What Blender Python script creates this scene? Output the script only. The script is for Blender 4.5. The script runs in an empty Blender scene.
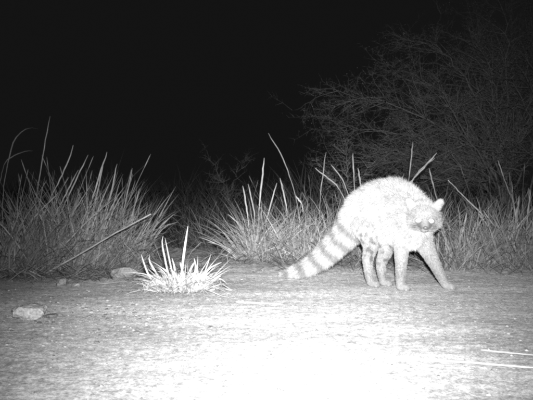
import bpy, math, random
import numpy as np
from mathutils import Vector, noise, Quaternion, Matrix

rng = np.random.default_rng(7)
random.seed(7)
S = bpy.context.scene
COL = S.collection

# ------------------------------------------------------------------ camera
CAM_H, F, HOR = 0.49, 694.0, 190.0            # lens height (m), focal length and horizon row for a 533 x 400 frame
PITCH = math.atan((200.0 - HOR) / F)
cam_d = bpy.data.cameras.new('trail_camera')
cam = bpy.data.objects.new('trail_camera', cam_d)
COL.objects.link(cam)
cam.location = (0, 0, CAM_H)
cam.rotation_euler = (math.radians(90) - PITCH, 0, 0)
cam_d.sensor_width = 36.0
cam_d.lens = 36.0 * F / 533.0
cam_d.clip_start, cam_d.clip_end = 0.02, 1000.0
S.camera = cam

# ------------------------------------------------------------------ night sky
W = bpy.data.worlds.new('World'); S.world = W; W.use_nodes = True
bg = W.node_tree.nodes['Background']
bg.inputs['Color'].default_value = (0.0068, 0.0068, 0.0068, 1)
bg.inputs['Strength'].default_value = 1.0

# ------------------------------------------------------------------ the camera's own infrared flash
FLASH_AT = Vector((0.03, -0.02, CAM_H + 0.10))
fl = bpy.data.lights.new('infrared_flash', 'SPOT')
flash = bpy.data.objects.new('infrared_flash', fl)
COL.objects.link(flash)
flash.location = FLASH_AT
fl.energy = 1750.0
fl.color = (1, 1, 1)
fl.shadow_soft_size = 0.022
fl.spot_size = math.radians(130)
fl.spot_blend = 0.5
FLASH_TARGET = Vector((0.16, 3.3, 0.34))
flash.rotation_euler = (FLASH_TARGET - FLASH_AT).to_track_quat('-Z', 'Y').to_euler()
# beam of the LED array: soft lobe, 17 degrees wide and 20 degrees high
def flash_beam(light, sh, sv):
    q = (FLASH_TARGET - FLASH_AT).to_track_quat('-Z', 'Y')
    ax, up, fw = q @ Vector((1, 0, 0)), q @ Vector((0, 1, 0)), q @ Vector((0, 0, -1))
    light.use_nodes = True
    nt = light.node_tree; L = nt.links.new
    geo = nt.nodes.new('ShaderNodeNewGeometry')
    def dot(v):
        n = nt.nodes.new('ShaderNodeVectorMath'); n.operation = 'DOT_PRODUCT'
        L(geo.outputs['Incoming'], n.inputs[0]); n.inputs[1].default_value = v; return n.outputs['Value']
    def mth(op, a, b=None):
        n = nt.nodes.new('ShaderNodeMath'); n.operation = op
        for i, x in enumerate((a, b)):
            if x is None: continue
            if isinstance(x, (int, float)): n.inputs[i].default_value = x
            else: L(x, n.inputs[i])
        return n.outputs[0]
    f = dot(fw)
    a = mth('DIVIDE', mth('DIVIDE', dot(ax), f), math.tan(math.radians(sh)))
    b = mth('DIVIDE', mth('DIVIDE', dot(up), f), math.tan(math.radians(sv)))
    g = mth('EXPONENT', mth('MULTIPLY', mth('ADD', mth('MULTIPLY', a, a), mth('MULTIPLY', b, b)), -1.0))
    em = nt.nodes['Emission']; L(g, em.inputs['Strength'])
flash_beam(fl, 18.0, 18.5)

S.view_settings.view_transform = 'Standard'
S.view_settings.look = 'None'
S.view_settings.exposure = 0.0
S.view_settings.gamma = 1.0
S.view_settings.use_curve_mapping = False
S.cycles.max_bounces = 4
S.cycles.diffuse_bounces = 2
S.cycles.use_denoising = False
S.cycles.filter_width = 2.4
S.cycles.sample_clamp_direct = 6.0
S.cycles.sample_clamp_indirect = 2.0

# ------------------------------------------------------------------ helpers
def P(px, py, d):
    """world point seen at photo pixel (px, py) at distance d along +Y"""
    c, s = math.cos(PITCH), math.sin(PITCH)
    X, U = (px - 266.5) / F, -(py - 200.0) / F
    ry, rz = c + U * s, -s + U * c
    k = d / ry
    return np.array((X * k, d, CAM_H + rz * k))

def G(px, py):
    """ground point under photo pixel"""
    d = CAM_H * F / (py - HOR)
    p = P(px, py, d); p[2] = height(p[0], p[1])
    return p

def sstep(a, b, x):
    t = min(max((x - a) / (b - a), 0.0), 1.0)                # also falls when b < a
    return t * t * (3 - 2 * t)

def verge(x, y):
    """0 on the worn track, 1 in the grass verge"""
    e = 4.05 + 0.10 * noise.noise((x * 1.1, 3.3, 0)) + 0.22 * math.exp(-((x + 0.45) / 0.6) ** 2)
    return sstep(e - 0.12, e + 0.25, y)

def height(x, y):
    v = verge(x, y)
    h = 0.008 * noise.noise((x * 0.9, y * 2.2, 1.7))
    h += 0.004 * noise.noise((x * 4.0, y * 7.0, 5.1))
    h += (0.0020 + 0.007 * v) * noise.noise((x * 17, y * 22, 9.2))
    h += (0.0019 + 0.004 * v) * noise.noise((x * 43, y * 47, 2.2))
    h += 0.022 * v
    far = sstep(8, 30, abs(x) + abs(y))
    return h * (1 - far)

def mesh_np(name, verts, faces, tone=None, smooth=False, normals=None):
    """verts (n,3); faces list of (m,k) int arrays; tone (n,) albedo multiplier stored as colour"""
    me = bpy.data.meshes.new(name)
    verts = np.asarray(verts, dtype=np.float32)
    if not isinstance(faces, list): faces = [faces]
    faces = [np.asarray(f, dtype=np.int32) for f in faces if len(f)]
    nl = sum(f.size for f in faces); nf = sum(len(f) for f in faces)
    me.vertices.add(len(verts)); me.loops.add(nl); me.polygons.add(nf)
    me.vertices.foreach_set('co', verts.ravel())
    me.loops.foreach_set('vertex_index', np.concatenate([f.ravel() for f in faces]))
    tot = np.concatenate([np.full(len(f), f.shape[1], dtype=np.int32) for f in faces])
    me.polygons.foreach_set('loop_start', np.concatenate(([0], np.cumsum(tot)[:-1])).astype(np.int32))
    me.polygons.foreach_set('loop_total', tot)
    me.update(calc_edges=True)
    if smooth: me.polygons.foreach_set('use_smooth', np.ones(nf, dtype=bool))
    if tone is not None:
        at = me.color_attributes.new('tone', 'FLOAT_COLOR', 'POINT')
        c = np.ones((len(verts), 4), dtype=np.float32); c[:, :3] = np.asarray(tone)[:, None]
        at.data.foreach_set('color', c.ravel())
    if normals is not None:
        me.normals_split_custom_set_from_vertices([tuple(n) for n in normals])
    return me

def link(name, data, mat=None, parent=None, kind=None, label=None, cat=None, group=None):
    o = bpy.data.objects.new(name, data); COL.objects.link(o)
    if mat and data: 
        if not data.materials: data.materials.append(mat)
    if parent: o.parent = parent
    if kind: o['kind'] = kind
    if label: o['label'] = label
    if cat: o['category'] = cat
    if group: o['group'] = group
    return o

def thing(name, label, cat, loc, group=None):
    o = link(name, None, label=label, cat=cat, group=group)
    o.location = tuple(loc); o.empty_display_size = 0.05
    return o

# ------------------------------------------------------------------ materials
def mat_base(name):
    m = bpy.data.materials.new(name); m.use_nodes = True
    nt = m.node_tree; nt.nodes.clear()
    out = nt.nodes.new('ShaderNodeOutputMaterial')
    return m, nt, out
def N(nt, t, **kw):
    n = nt.nodes.new(t)
    for k, v in kw.items():
        if k.startswith('i_'):
            key = k[2:].replace('_', ' ')
            n.inputs[key].default_value = v
        else: setattr(n, k, v)
    return n

def mat_ground():
    m, nt, out = mat_base('dry_sandy_soil'); L = nt.links.new
    tc = N(nt, 'ShaderNodeTexCoord')
    mp = N(nt, 'ShaderNodeMapping'); mp.inputs['Scale'].default_value = (0.55, 1.5, 1)
    L(tc.outputs['Object'], mp.inputs['Vector'])
    n1 = N(nt, 'ShaderNodeTexNoise', i_Scale=1.6, i_Detail=6.0, i_Roughness=0.62); L(mp.outputs[0], n1.inputs['Vector'])
    r1 = N(nt, 'ShaderNodeMapRange', i_From_Min=0.3, i_From_Max=0.7, i_To_Min=0.26, i_To_Max=0.45); L(n1.outputs[0], r1.inputs[0])
    n2 = N(nt, 'ShaderNodeTexNoise', i_Scale=34.0, i_Detail=5.0, i_Roughness=0.7); L(tc.outputs['Object'], n2.inputs['Vector'])
    r2 = N(nt, 'ShaderNodeMapRange', i_From_Min=0.33, i_From_Max=0.68, i_To_Min=0.5, i_To_Max=1.25); L(n2.outputs[0], r2.inputs[0])
    mu = N(nt, 'ShaderNodeMath', operation='MULTIPLY'); L(r1.outputs[0], mu.inputs[0]); L(r2.outputs[0], mu.inputs[1])
    n3 = N(nt, 'ShaderNodeTexNoise', i_Scale=130.0, i_Detail=3.0, i_Roughness=0.6); L(tc.outputs['Object'], n3.inputs['Vector'])
    r3 = N(nt, 'ShaderNodeMapRange', i_From_Min=0.35, i_From_Max=0.65, i_To_Min=0.66, i_To_Max=1.3); L(n3.outputs[0], r3.inputs[0])
    mu3 = N(nt, 'ShaderNodeMath', operation='MULTIPLY'); L(mu.outputs[0], mu3.inputs[0]); L(r3.outputs[0], mu3.inputs[1]); mu = mu3
    at = N(nt, 'ShaderNodeAttribute', attribute_name='tone')
    mu2 = N(nt, 'ShaderNodeMath', operation='MULTIPLY'); L(mu.outputs[0], mu2.inputs[0]); L(at.outputs['Fac'], mu2.inputs[1])
    nb = N(nt, 'ShaderNodeTexNoise', i_Scale=120.0, i_Detail=5.0, i_Roughness=0.75); L(tc.outputs['Object'], nb.inputs['Vector'])
    bp = N(nt, 'ShaderNodeBump', i_Strength=0.6, i_Distance=0.005); L(nb.outputs[0], bp.inputs['Height'])
    d = N(nt, 'ShaderNodeBsdfDiffuse', i_Roughness=1.0)
    L(mu2.outputs[0], d.inputs['Color']); L(bp.outputs[0], d.inputs['Normal']); L(d.outputs[0], out.inputs[0])
    return m

def mat_tone(name, albedo, rough=0.6, spec=0.25, nscale=60.0, namp=0.25, transl=0.0, bump=0.0, stretch=(1, 1, 1)):
    m, nt, out = mat_base(name); L = nt.links.new
    tc = N(nt, 'ShaderNodeTexCoord')
    mp = N(nt, 'ShaderNodeMapping'); mp.inputs['Scale'].default_value = stretch; L(tc.outputs['Object'], mp.inputs['Vector'])
    n1 = N(nt, 'ShaderNodeTexNoise', i_Scale=nscale, i_Detail=4.0, i_Roughness=0.6); L(mp.outputs[0], n1.inputs['Vector'])
    r1 = N(nt, 'ShaderNodeMapRange', i_From_Min=0.3, i_From_Max=0.7, i_To_Min=albedo * (1 - namp), i_To_Max=albedo * (1 + namp)); L(n1.outputs[0], r1.inputs[0])
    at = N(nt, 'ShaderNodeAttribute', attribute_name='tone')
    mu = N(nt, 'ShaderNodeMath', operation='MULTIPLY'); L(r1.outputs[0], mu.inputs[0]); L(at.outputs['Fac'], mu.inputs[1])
    b = N(nt, 'ShaderNodeBsdfPrincipled', i_Roughness=rough)
    b.inputs['Specular IOR Level'].default_value = spec
    L(mu.outputs[0], b.inputs['Base Color'])
    if bump:
        bp = N(nt, 'ShaderNodeBump', i_Strength=bump, i_Distance=0.004); L(n1.outputs[0], bp.inputs['Height']); L(bp.outputs[0], b.inputs['Normal'])
    if transl:
        t = N(nt, 'ShaderNodeBsdfTranslucent'); L(mu.outputs[0], t.inputs['Color'])
        mx = N(nt, 'ShaderNodeMixShader'); mx.inputs[0].default_value = transl
        L(b.outputs[0], mx.inputs[1]); L(t.outputs[0], mx.inputs[2]); L(mx.outputs[0], out.inputs[0])
    else: L(b.outputs[0], out.inputs[0])
    return m

M_GROUND = mat_ground()
M_GRASS = mat_tone('dry_grass', 0.30, rough=0.55, spec=0.3, nscale=25, namp=0.3, transl=0.15)
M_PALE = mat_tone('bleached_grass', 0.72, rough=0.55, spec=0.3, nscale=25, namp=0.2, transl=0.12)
M_TWIG = mat_tone('grey_bark', 0.20, rough=0.9, spec=0.0, nscale=40, namp=0.35)
M_LEAF = mat_tone('acacia_leaflet', 0.36, rough=0.9, spec=0.0, nscale=10, namp=0.2)
M_ROCK = mat_tone('pale_stone', 0.34, rough=1.0, spec=0.05, nscale=95, namp=0.45, bump=1.0)
M_PEB = mat_tone('pebble_stone', 0.42, rough=0.9, spec=0.15, nscale=60, namp=0.2)
M_SKIN = mat_tone('civet_undercoat', 0.60, rough=0.9, spec=0.1, nscale=80, namp=0.2)
M_FUR = mat_tone('civet_fur', 0.78, rough=0.7, spec=0.15, nscale=60, namp=0.15, transl=0.45)
M_NOSE = mat_tone('wet_nose', 0.14, rough=0.35, spec=0.5)
M_CLAW = mat_tone('claw_horn', 0.2, rough=0.4, spec=0.5)
def mat_eye():
    m, nt, out = mat_base('reflective_eye')
    b = N(nt, 'ShaderNodeBsdfPrincipled', i_Roughness=0.55, i_Metallic=1.0)
    b.inputs['Base Color'].default_value = (0.9, 0.9, 0.9, 1)
    nt.links.new(b.outputs[0], out.inputs[0]); return m
M_EYE = mat_eye()

# ------------------------------------------------------------------ ground
def axis(a, b, step, far, grow=1.35):
    core = list(np.arange(a, b + step * .5, step))
    lo, hi, s = [], [], step
    x = a
    while x > -far:
        s *= grow; x -= s; lo.append(x)
    s, x = step, core[-1]
    while x < far:
        s *= grow; x += s; hi.append(x)
    return np.array(lo[::-1] + core + hi)
def build_ground():
    xs, ys = axis(-1.9, 1.9, 0.011, 320), axis(1.35, 5.6, 0.011, 320)
    nx, ny = len(xs), len(ys)
    V = np.zeros((ny, nx, 3)); T = np.ones((ny, nx))
    for j, y in enumerate(ys):
        for i, x in enumerate(xs):
            V[j, i] = (x, y, height(x, y))
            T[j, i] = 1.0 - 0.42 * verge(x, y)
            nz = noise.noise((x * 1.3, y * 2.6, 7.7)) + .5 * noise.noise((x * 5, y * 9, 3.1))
            T[j, i] *= 1 - .34 * sstep(.25, .75, x + .35 * nz) * sstep(3.1, 2.3, y)     # darker mottled soil, near right
            T[j, i] *= 1 - .35 * sstep(-.75, -1.25, x + .2 * nz) * sstep(3.0, 3.5, y + .2 * nz)   # flash falloff painted into the soil tone by the left verge
    idx = np.arange(nx * ny).reshape(ny, nx)
    q = np.stack([idx[:-1, :-1], idx[:-1, 1:], idx[1:, 1:], idx[1:, :-1]], -1).reshape(-1, 4)
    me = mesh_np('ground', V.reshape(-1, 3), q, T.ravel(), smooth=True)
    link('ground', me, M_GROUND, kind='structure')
build_ground()

# ------------------------------------------------------------------ blade and tube makers (vectorised)
def unit(v):
    return v / np.maximum(np.linalg.norm(v, axis=-1, keepdims=True), 1e-9)

def blade_arrays(base, tip_dir, length, bend, width, facing, seg=6, droop=0.0, kink=None, fold=0.25):
    """base (n,3), tip_dir (n,3) initial direction, bend (n,3) added quadratically, facing angle (n,)"""
    n = len(base)
    t = np.linspace(0, 1, seg + 1)[None, :, None]
    L = length[:, None, None]
    c = base[:, None, :] + tip_dir[:, None, :] * L * t + bend[:, None, :] * L * t ** 2
    c[..., 2] -= (np.asarray(droop).reshape(-1, 1) * length[:, None] * t[..., 0] ** 3)
    if kink is not None:
        kt, kd = kink                                  # parameter where the blade is broken over, drop direction
        over = np.maximum(t - kt[:, None, None], 0)
        c = c - tip_dir[:, None, :] * L * over * 0.8 + kd[:, None, :] * L * over
    tan = unit(np.gradient(c, axis=1))
    side = np.stack([np.cos(facing), np.sin(facing), np.zeros(n)], -1)[:, None, :]
    side = unit(side - tan * np.sum(side * tan, -1, keepdims=True))
    nor = np.cross(tan, side)
    prof = (0.62 + 0.38 * np.minimum(t / 0.25, 1)) * np.clip(1 - ((t - 0.3) / 0.7).clip(0) ** 1.8, 0.04, 1)
    w = width[:, None, None] * prof * 0.5
    rows = np.stack([c - side * w + nor * w * fold * 2, c, c + side * w + nor * w * fold * 2], 2)   # n,seg+1,3,3
    idx = np.arange(n * (seg + 1) * 3).reshape(n, seg + 1, 3)
    q = np.stack([idx[:, :-1, :-1], idx[:, :-1, 1:], idx[:, 1:, 1:], idx[:, 1:, :-1]], -1).reshape(-1, 4)
    return rows.reshape(-1, 3), q, (seg + 1) * 3

def rand_blades(n, centre, rad, hmin, hmax, lean=0.35, bend=0.35, wmin=0.004, wmax=0.008, droop=0.15, tone=(0.6, 1.2), kinkp=0.30, leanto=(0, 0), r=rng, seg=6):
    a = r.uniform(0, 2 * np.pi, n); q = np.sqrt(r.uniform(0, 1, n)) * rad
    base = np.stack([centre[0] + np.cos(a) * q, centre[1] + np.sin(a) * q * 0.8, np.zeros(n)], -1)
    base[:, 2] = [height(x, y) - 0.006 for x, y in base[:, :2]]
    out = np.stack([np.cos(a), np.sin(a), np.zeros(n)], -1)
    jit = r.normal(0, 1, (n, 3)) * np.array([1, 1, 0])
    d = np.array([0, 0, 1.0]) + out * (q / max(rad, 1e-3))[:, None] * lean + jit * lean * 0.8 + np.array([leanto[0], leanto[1], 0])
    d = unit(d)
    L = r.uniform(0, 1, n) ** 1.3 * (hmax - hmin) + hmin
    b = unit(out + jit * 0.7) * (r.uniform(0, 1, n) ** 1.5 * bend)[:, None]
    dr = r.uniform(0, droop, n)
    kt = np.where(r.uniform(0, 1, n) < kinkp, r.uniform(0.45, 0.85, n), 2.0)
    kd = np.stack([r.normal(0, .6, n), r.normal(0, .6, n), r.uniform(-0.9, 0.1, n)], -1)
    V, Q, per = blade_arrays(base, d, L, b, r.uniform(wmin, wmax, n), r.uniform(0, np.pi, n), seg, dr, (kt, kd))
    # keep everything above the soil
    V[:, 2] = np.maximum(V[:, 2], 0.004)
    tn = np.repeat(r.uniform(tone[0], tone[1], n), per)
    return V, Q, tn

def path_blade(points, width, facing=0.0, seg=9, taper=True, fold=0.25, culm=False):
    """one blade or stalk that follows the given world points"""
    pts = np.array(points, float)
    s = np.concatenate(([0], np.cumsum(np.linalg.norm(np.diff(pts, axis=0), axis=1)))); s /= s[-1]
    # smooth interpolation (Catmull-Rom style by repeated averaging)
    t = np.linspace(0, 1, seg + 1)
    c = np.stack([np.interp(t, s, pts[:, k]) for k in range(3)], -1)
    for _ in range(2):
        c[1:-1] = (c[:-2] + 2 * c[1:-1] + c[2:]) / 4
    tan = unit(np.gradient(c, axis=0))
    side = np.array([math.cos(facing), math.sin(facing), 0.0])[None]
    side = unit(side - tan * np.sum(side * tan, -1, keepdims=True)); nor = np.cross(tan, side)
    prof = ((.75 + .25 * np.sin(t * 3.1)) * np.clip(1 - ((t - 0.55) / 0.45).clip(0) ** 3, 0.15, 1) if taper else np.ones_like(t))[:, None]
    if culm: prof = np.interp(t, [0, .2, .22, .5, .56, .7, .9, 1], [.55, .5, .6, .48, .85, 1, .8, .2])[:, None]
    w = width * 0.5 * prof
    rows = np.stack([c - side * w + nor * w * fold * 2, c, c + side * w + nor * w * fold * 2], 1)
    idx = np.arange((seg + 1) * 3).reshape(seg + 1, 3)
    q = np.stack([idx[:-1, :-1], idx[:-1, 1:], idx[1:, 1:], idx[1:, :-1]], -1).reshape(-1, 4)
    return rows.reshape(-1, 3), q

def tube(points, radii, sides=6, cap=True):
    pts = np.array(points, float); rad = np.broadcast_to(np.asarray(radii, float), (len(pts),))
    tan = unit(np.gradient(pts, axis=0))
    ref = np.array([0.31, 0.12, 0.94]); 
    u = unit(np.cross(tan, ref)); v = np.cross(tan, u)
    a = np.linspace(0, 2 * np.pi, sides, endpoint=False)
    ring = pts[:, None] + (u[:, None] * np.cos(a)[None, :, None] + v[:, None] * np.sin(a)[None, :, None]) * rad[:, None, None]
    n = len(pts); idx = np.arange(n * sides).reshape(n, sides); nx = np.roll(idx, -1, 1)
    q = np.stack([idx[:-1], nx[:-1], nx[1:], idx[1:]], -1).reshape(-1, 4)
    V = ring.reshape(-1, 3)
    if cap:
        V = np.concatenate([V, pts[:1], pts[-1:]])
        c0, c1 = n * sides, n * sides + 1
        t0 = np.stack([nx[0], idx[0], np.full(sides, c0)], -1); t1 = np.stack([idx[-1], nx[-1], np.full(sides, c1)], -1)
        return V, q, np.concatenate([t0, t1])
    return V, q, np.zeros((0, 3), int)

class Bag:
    """collects tubes / leaves that make up ONE part"""
    def __init__(s): s.v, s.q, s.t, s.tn, s.n = [], [], [], [], 0
    def add(s, V, Q, T=None, tone=1.0):
        s.v.append(V); s.q.append(np.asarray(Q) + s.n)
        if T is not None and len(T): s.t.append(np.asarray(T) + s.n)
        s.tn.append(np.broadcast_to(np.asarray(tone, float), (len(V),))); s.n += len(V)
    def mesh(s, name, off=(0, 0, 0), smooth=False):
        f = [np.concatenate(s.q)] if s.q else []
        if s.t: f.append(np.concatenate(s.t))
        return mesh_np(name, np.concatenate(s.v) - np.array(off), f, np.concatenate(s.tn), smooth)

# ------------------------------------------------------------------ grass tussocks
def culm_mesh(r, h, lean, curve, rad=0.0016, seedhead=True):
    """upright stalk with leaf sheaths and a narrow seed head, base at the origin"""
    B = Bag()
    t = np.linspace(0, 1, 9)
    az = r.uniform(0, 2 * np.pi)
    dx, dy = math.cos(az), math.sin(az)
    pts = np.stack([dx * (lean * t + curve * t * t) * h, dy * (lean * t + curve * t * t) * h, t * h], -1)
    V, Q, T = tube(pts, rad * (1.15 - 0.5 * t), 5); B.add(V, Q, T, 0.9)
    for k in range(int(r.integers(1, 4))):              # sheath blades leaving the stalk
        i = int(r.integers(2, 6)); a = r.uniform(0, 2 * np.pi)
        p0 = pts[i]; L = h * r.uniform(0.2, 0.4)
        e = np.array([math.cos(a) * 0.5, math.sin(a) * 0.5, 0.8])
        bl = [p0, p0 + e * L * 0.5, p0 + e * L * 0.9 + np.array([0, 0, -L * r.uniform(0, .25)])]
        v, q = path_blade(bl, r.uniform(0.004, 0.007), r.uniform(0, np.pi), 5); B.add(v, q, None, r.uniform(0.8, 1.15))
    if seedhead:
        k = max(3, int(7 * 1)); tip = pts[-1]; dirv = unit(pts[-1] - pts[-3])
        L = h * r.uniform(0.10, 0.2)
        sp = np.stack([tip + dirv * L * s for s in np.linspace(-0.35, 0.8, k)])
        V, Q, T = tube(sp, np.array([.3, .8, 1, 1, .85, .6, .15])[:k] * r.uniform(0.0026, 0.0045), 6); B.add(V, Q, T, 1.15)
    return B

CULMS = []
for i in range(9):
    rr = np.random.default_rng(100 + i)
    CULMS.append(culm_mesh(rr, 1.0, rr.uniform(0, .25), rr.uniform(0, .25), rad=0.0032, seedhead=(i % 3 != 0)).mesh('culm'))
LEAVES = []
for i in range(9):
    rr = np.random.default_rng(200 + i)
    n = 1
    V, Q, per = blade_arrays(np.zeros((1, 3)), unit(np.array([[rr.uniform(.0, .35), 0, 1]])), np.array([1.0]), np.array([[rr.uniform(0, .4), rr.uniform(-.1, .1), 0]]),
                             np.array([rr.uniform(0.011, 0.017)]), np.array([rr.uniform(0.3, 2.8)]), 8, np.array([rr.uniform(0, .3)]),
                             (np.array([rr.uniform(.5, .8) if i % 3 == 0 else 2.0]), np.array([[rr.uniform(-.3, .9), rr.uniform(-.4, .4), rr.uniform(-.7, .2)]])))
    LEAVES.append(mesh_np('blade', V, Q, np.full(len(V), rr.uniform(0.95, 1.4))))
for m in CULMS + LEAVES: m.materials.append(M_GRASS)

def tussock(px, py, rad, hmin, hmax, n, label, tone=(0.5, 1.2), culms=6, blades=8, lean=0.35, bend=0.35, leanto=(0, 0), cmin=0.6, cmax=1.0, wmax=0.0095, droop=0.22,
            extra=(), seed=0, group='dry grass tussocks along the verge', name='grass_tussock', tn2=1.0):
    r = np.random.default_rng(int(px * 7 + py * 13 + seed) % 100000)
    c = G(px, py)
    root = thing(name, label, 'grass', c, group)
    V, Q, tn = rand_blades(n, c, rad, hmin, hmax, lean, bend, 0.003, wmax, droop, tone, leanto=leanto, r=r)
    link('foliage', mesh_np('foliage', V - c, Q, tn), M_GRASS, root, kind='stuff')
    # litter skirt at the foot
    V, Q, tn = rand_blades(int(n * 0.5), c, rad * 1.25, 0.06, hmin + 0.12, lean * 2.2, bend, 0.002, 0.005, 0.5, (tone[0], tone[1]), leanto=leanto, r=r, seg=4)
    link('dead_thatch', mesh_np('dead_thatch', V - c, Q, tn), M_GRASS, root, kind='stuff')
    def place(me, nm, s, lean_):
        o = link(nm, me, None, root)
        a, q = r.uniform(0, 2 * np.pi), math.sqrt(r.uniform()) * rad * 0.9
        x, y = c[0] + math.cos(a) * q, c[1] + math.sin(a) * q * .8
        o.location = (x - c[0], y - c[1], height(x, y) - 0.006 - c[2])
        o.rotation_euler = (r.normal(0, lean_) - leanto[1] * .5, r.normal(0, lean_) + leanto[0] * .7, r.uniform(0, 6.28))
        w = 0.8 / max(s, .3)
        o.scale = (s * r.uniform(.75, 1.1), s * r.uniform(.75, 1.1), s)
        return o
    V, Q, tn = rand_blades(int(n * .35), c, rad * 1.1, hmin, hmax * .9, lean * 1.5, bend * 1.5, 0.003, wmax * .9, droop * 2.5, (tone[0], tone[1] * 1.15), kinkp=.65, leanto=leanto, r=r, seg=8)
    link('broken_leaves', mesh_np('broken_leaves', V - c, Q, tn), M_GRASS, root, kind='stuff')
    for k in range(max(2, blades // 2)): place(LEAVES[int(r.integers(9))], 'blade', hmax * r.uniform(.4, .8), 0.5)
    for k in range(culms): place(CULMS[int(r.integers(9))], 'culm', hmax * r.uniform(cmin, cmax), 0.10)
    for k in range(blades): place(LEAVES[int(r.integers(9))], 'blade', hmax * r.uniform(.5, .95), 0.16)
    for pts, w, tt in extra:                             # stalks that stand out in the photograph, in metres at this tussock's depth
        wp = [P(a, b, c[1] + dd) for a, b, dd in pts]
        v, q = path_blade(wp, w * 1.1, r.uniform(-.4, .4), 18, culm=True, fold=.45); v += np.repeat(r.normal(0, .0012, (19, 1, 3)), 3, 1).reshape(-1, 3)
        link('stalk', mesh_np('stalk', v - c, q, np.full(len(v), tt)), M_GRASS, root)
    return root

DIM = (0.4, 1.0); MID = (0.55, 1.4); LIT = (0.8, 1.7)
# left verge
tussock(4, 273, 0.20, .25, .62, 230, 'dry grass tussock cut off by the left edge of the picture', DIM, leanto=(.12, 0), cmax=1.0,
        extra=[([(2, 240, 0), (3, 190, .02), (12, 142, 0), (26, 127, -.05), (38, 129, -.08)], .006, .7), ([(-4, 200, .1), (4, 162, .1), (20, 152, .1), (33, 151, .1)], .005, .6)])
tussock(31, 271, 0.19, .25, .62, 230, 'dry grass tussock with the tallest lone stalk on the left verge', DIM, leanto=(.10, 0),
        extra=[([(30, 262, 0), (37, 190, 0), (44, 145, 0), (50, 116, 0)], .006, .95), ([(8, 255, -.1), (35, 215, -.1), (58, 193, -.1)], .008, 1.1)])
tussock(60, 269, 0.20, .28, .68, 260, 'dense dry grass tussock between lone tall stalk and slanting fallen stalk', MID, leanto=(.16, 0),
        extra=[([(35, 232, 0), (56, 186, 0), (68, 162, 0), (73, 145, 0)], .008, 1.2), ([(44, 250, .05), (70, 192, .05), (88, 155, .05)], .007, 1.1), ([(40, 240, -.1), (60, 205, -.1), (78, 170, -.1)], .007, 1.05)])
tussock(88, 268, 0.20, .28, .68, 260, 'tall dry grass tussock behind the slanting fallen stalk', MID, leanto=(.10, 0),
        extra=[([(78, 250, 0), (95, 190, 0), (107, 152, 0)], .008, 1.2), ([(84, 250, 0), (96, 200, .04), (103, 165, .06)], .007, 1.1), ([(92, 250, 0), (112, 190, 0), (117, 164, 0)], .007, 1.15)])
tussock(114, 266, 0.18, .22, .58, 230, 'dry grass tussock above the pale half-buried stone', MID, leanto=(.02, 0),
        extra=[([(108, 255, 0), (125, 205, 0), (132, 168, 0)], .006, 1.15), ([(115, 255, 0), (133, 212, 0), (140, 188, 0)], .006, 1.1)])
tussock(133, 264, 0.12, .10, .26, 150, 'low grass tussock at right end of the left verge', MID, culms=2, blades=5, leanto=(-.05, 0),
        extra=[([(128, 262, 0), (155, 236, 0), (168, 224, 0), (178, 222, 0)], .006, 1.0)])
tussock(45, 255, 0.35, .3, .62, 260, 'dim back-row grass tussock behind the left verge', DIM, culms=9, blades=4)
tussock(95, 252, 0.24, .3, .55, 220, 'dim back-row grass tussock behind the tall left grass', DIM, culms=8, blades=4)
# gap in the middle
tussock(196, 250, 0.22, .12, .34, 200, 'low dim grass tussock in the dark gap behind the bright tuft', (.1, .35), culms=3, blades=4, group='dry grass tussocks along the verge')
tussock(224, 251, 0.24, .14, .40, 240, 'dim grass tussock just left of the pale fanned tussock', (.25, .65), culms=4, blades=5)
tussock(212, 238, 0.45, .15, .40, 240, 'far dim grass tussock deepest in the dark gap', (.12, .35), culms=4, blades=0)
# centre
tussock(257, 263, 0.13, .20, .52, 330, 'pale fanned grass tussock with tall broad blades, left of the tail', (1.1, 2.0), culms=3, blades=16, lean=.5, bend=.5, wmax=.008, droop=.3,
        extra=[([(256, 255, 0), (259, 205, 0), (264, 158, 0)], .010, 1.7), ([(252, 250, 0), (247, 212, 0), (243, 186, 0)], .009, 1.7), ([(252, 255, 0), (255, 215, .03), (248, 184, .05)], .008, 1.5),
               ([(254, 256, 0), (240, 225, -.1), (228, 214, -.12)], .008, 1.5), ([(258, 256, 0), (268, 215, 0), (277, 183, 0)], .008, 1.5)])
tussock(284, 262, 0.20, .16, .48, 300, 'grass tussock with a thin bent twig-like stalk, right of pale tussock', LIT, culms=4, blades=12, lean=.5,
        extra=[([(303, 235, 0), (294, 190, 0), (284, 160, 0), (268, 133, 0)], .006, 1.1), ([(290, 240, 0), (286, 205, 0), (280, 178, 0)], .009, 1.5), ([(277, 228, -.1), (300, 223, -.1), (322, 226, -.12)], .008, 1.6)])
tussock(309, 263, 0.20, .16, .46, 300, 'tangled grass tussock above the tip half of the tail', LIT, culms=4, blades=12, lean=.5,
        extra=[([(318, 240, 0), (321, 190, 0), (326, 152, 0)], .006, 1.1), ([(303, 212, -.1), (302, 204, -.1), (296, 196, -.1)], .010, 1.6), ([(311, 256, -.2), (320, 240, -.2), (318, 228, -.2)], .010, 1.7)])
tussock(336, 262, 0.20, .18, .54, 300, 'grass tussock rising above the root of the tail', LIT, culms=5, blades=12, lean=.45,
        extra=[([(352, 215, 0), (338, 186, 0), (315, 168, 0)], .008, 1.3), ([(352, 205, 0), (343, 180, 0), (331, 165, 0)], .007, 1.3), ([(356, 205, 0), (354, 180, 0), (353, 153, 0)], .008, 1.3)])
tussock(362, 262, 0.20, .18, .50, 260, 'grass tussock right behind the arched rump', LIT, culms=5, blades=8, extra=[([(364, 205, 0), (360, 182, 0), (358, 168, 0)], .008, 1.3)])
tussock(392, 260, 0.22, .18, .52, 260, 'grass tussock hidden behind the middle of the body', MID, culms=5, blades=8)
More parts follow.
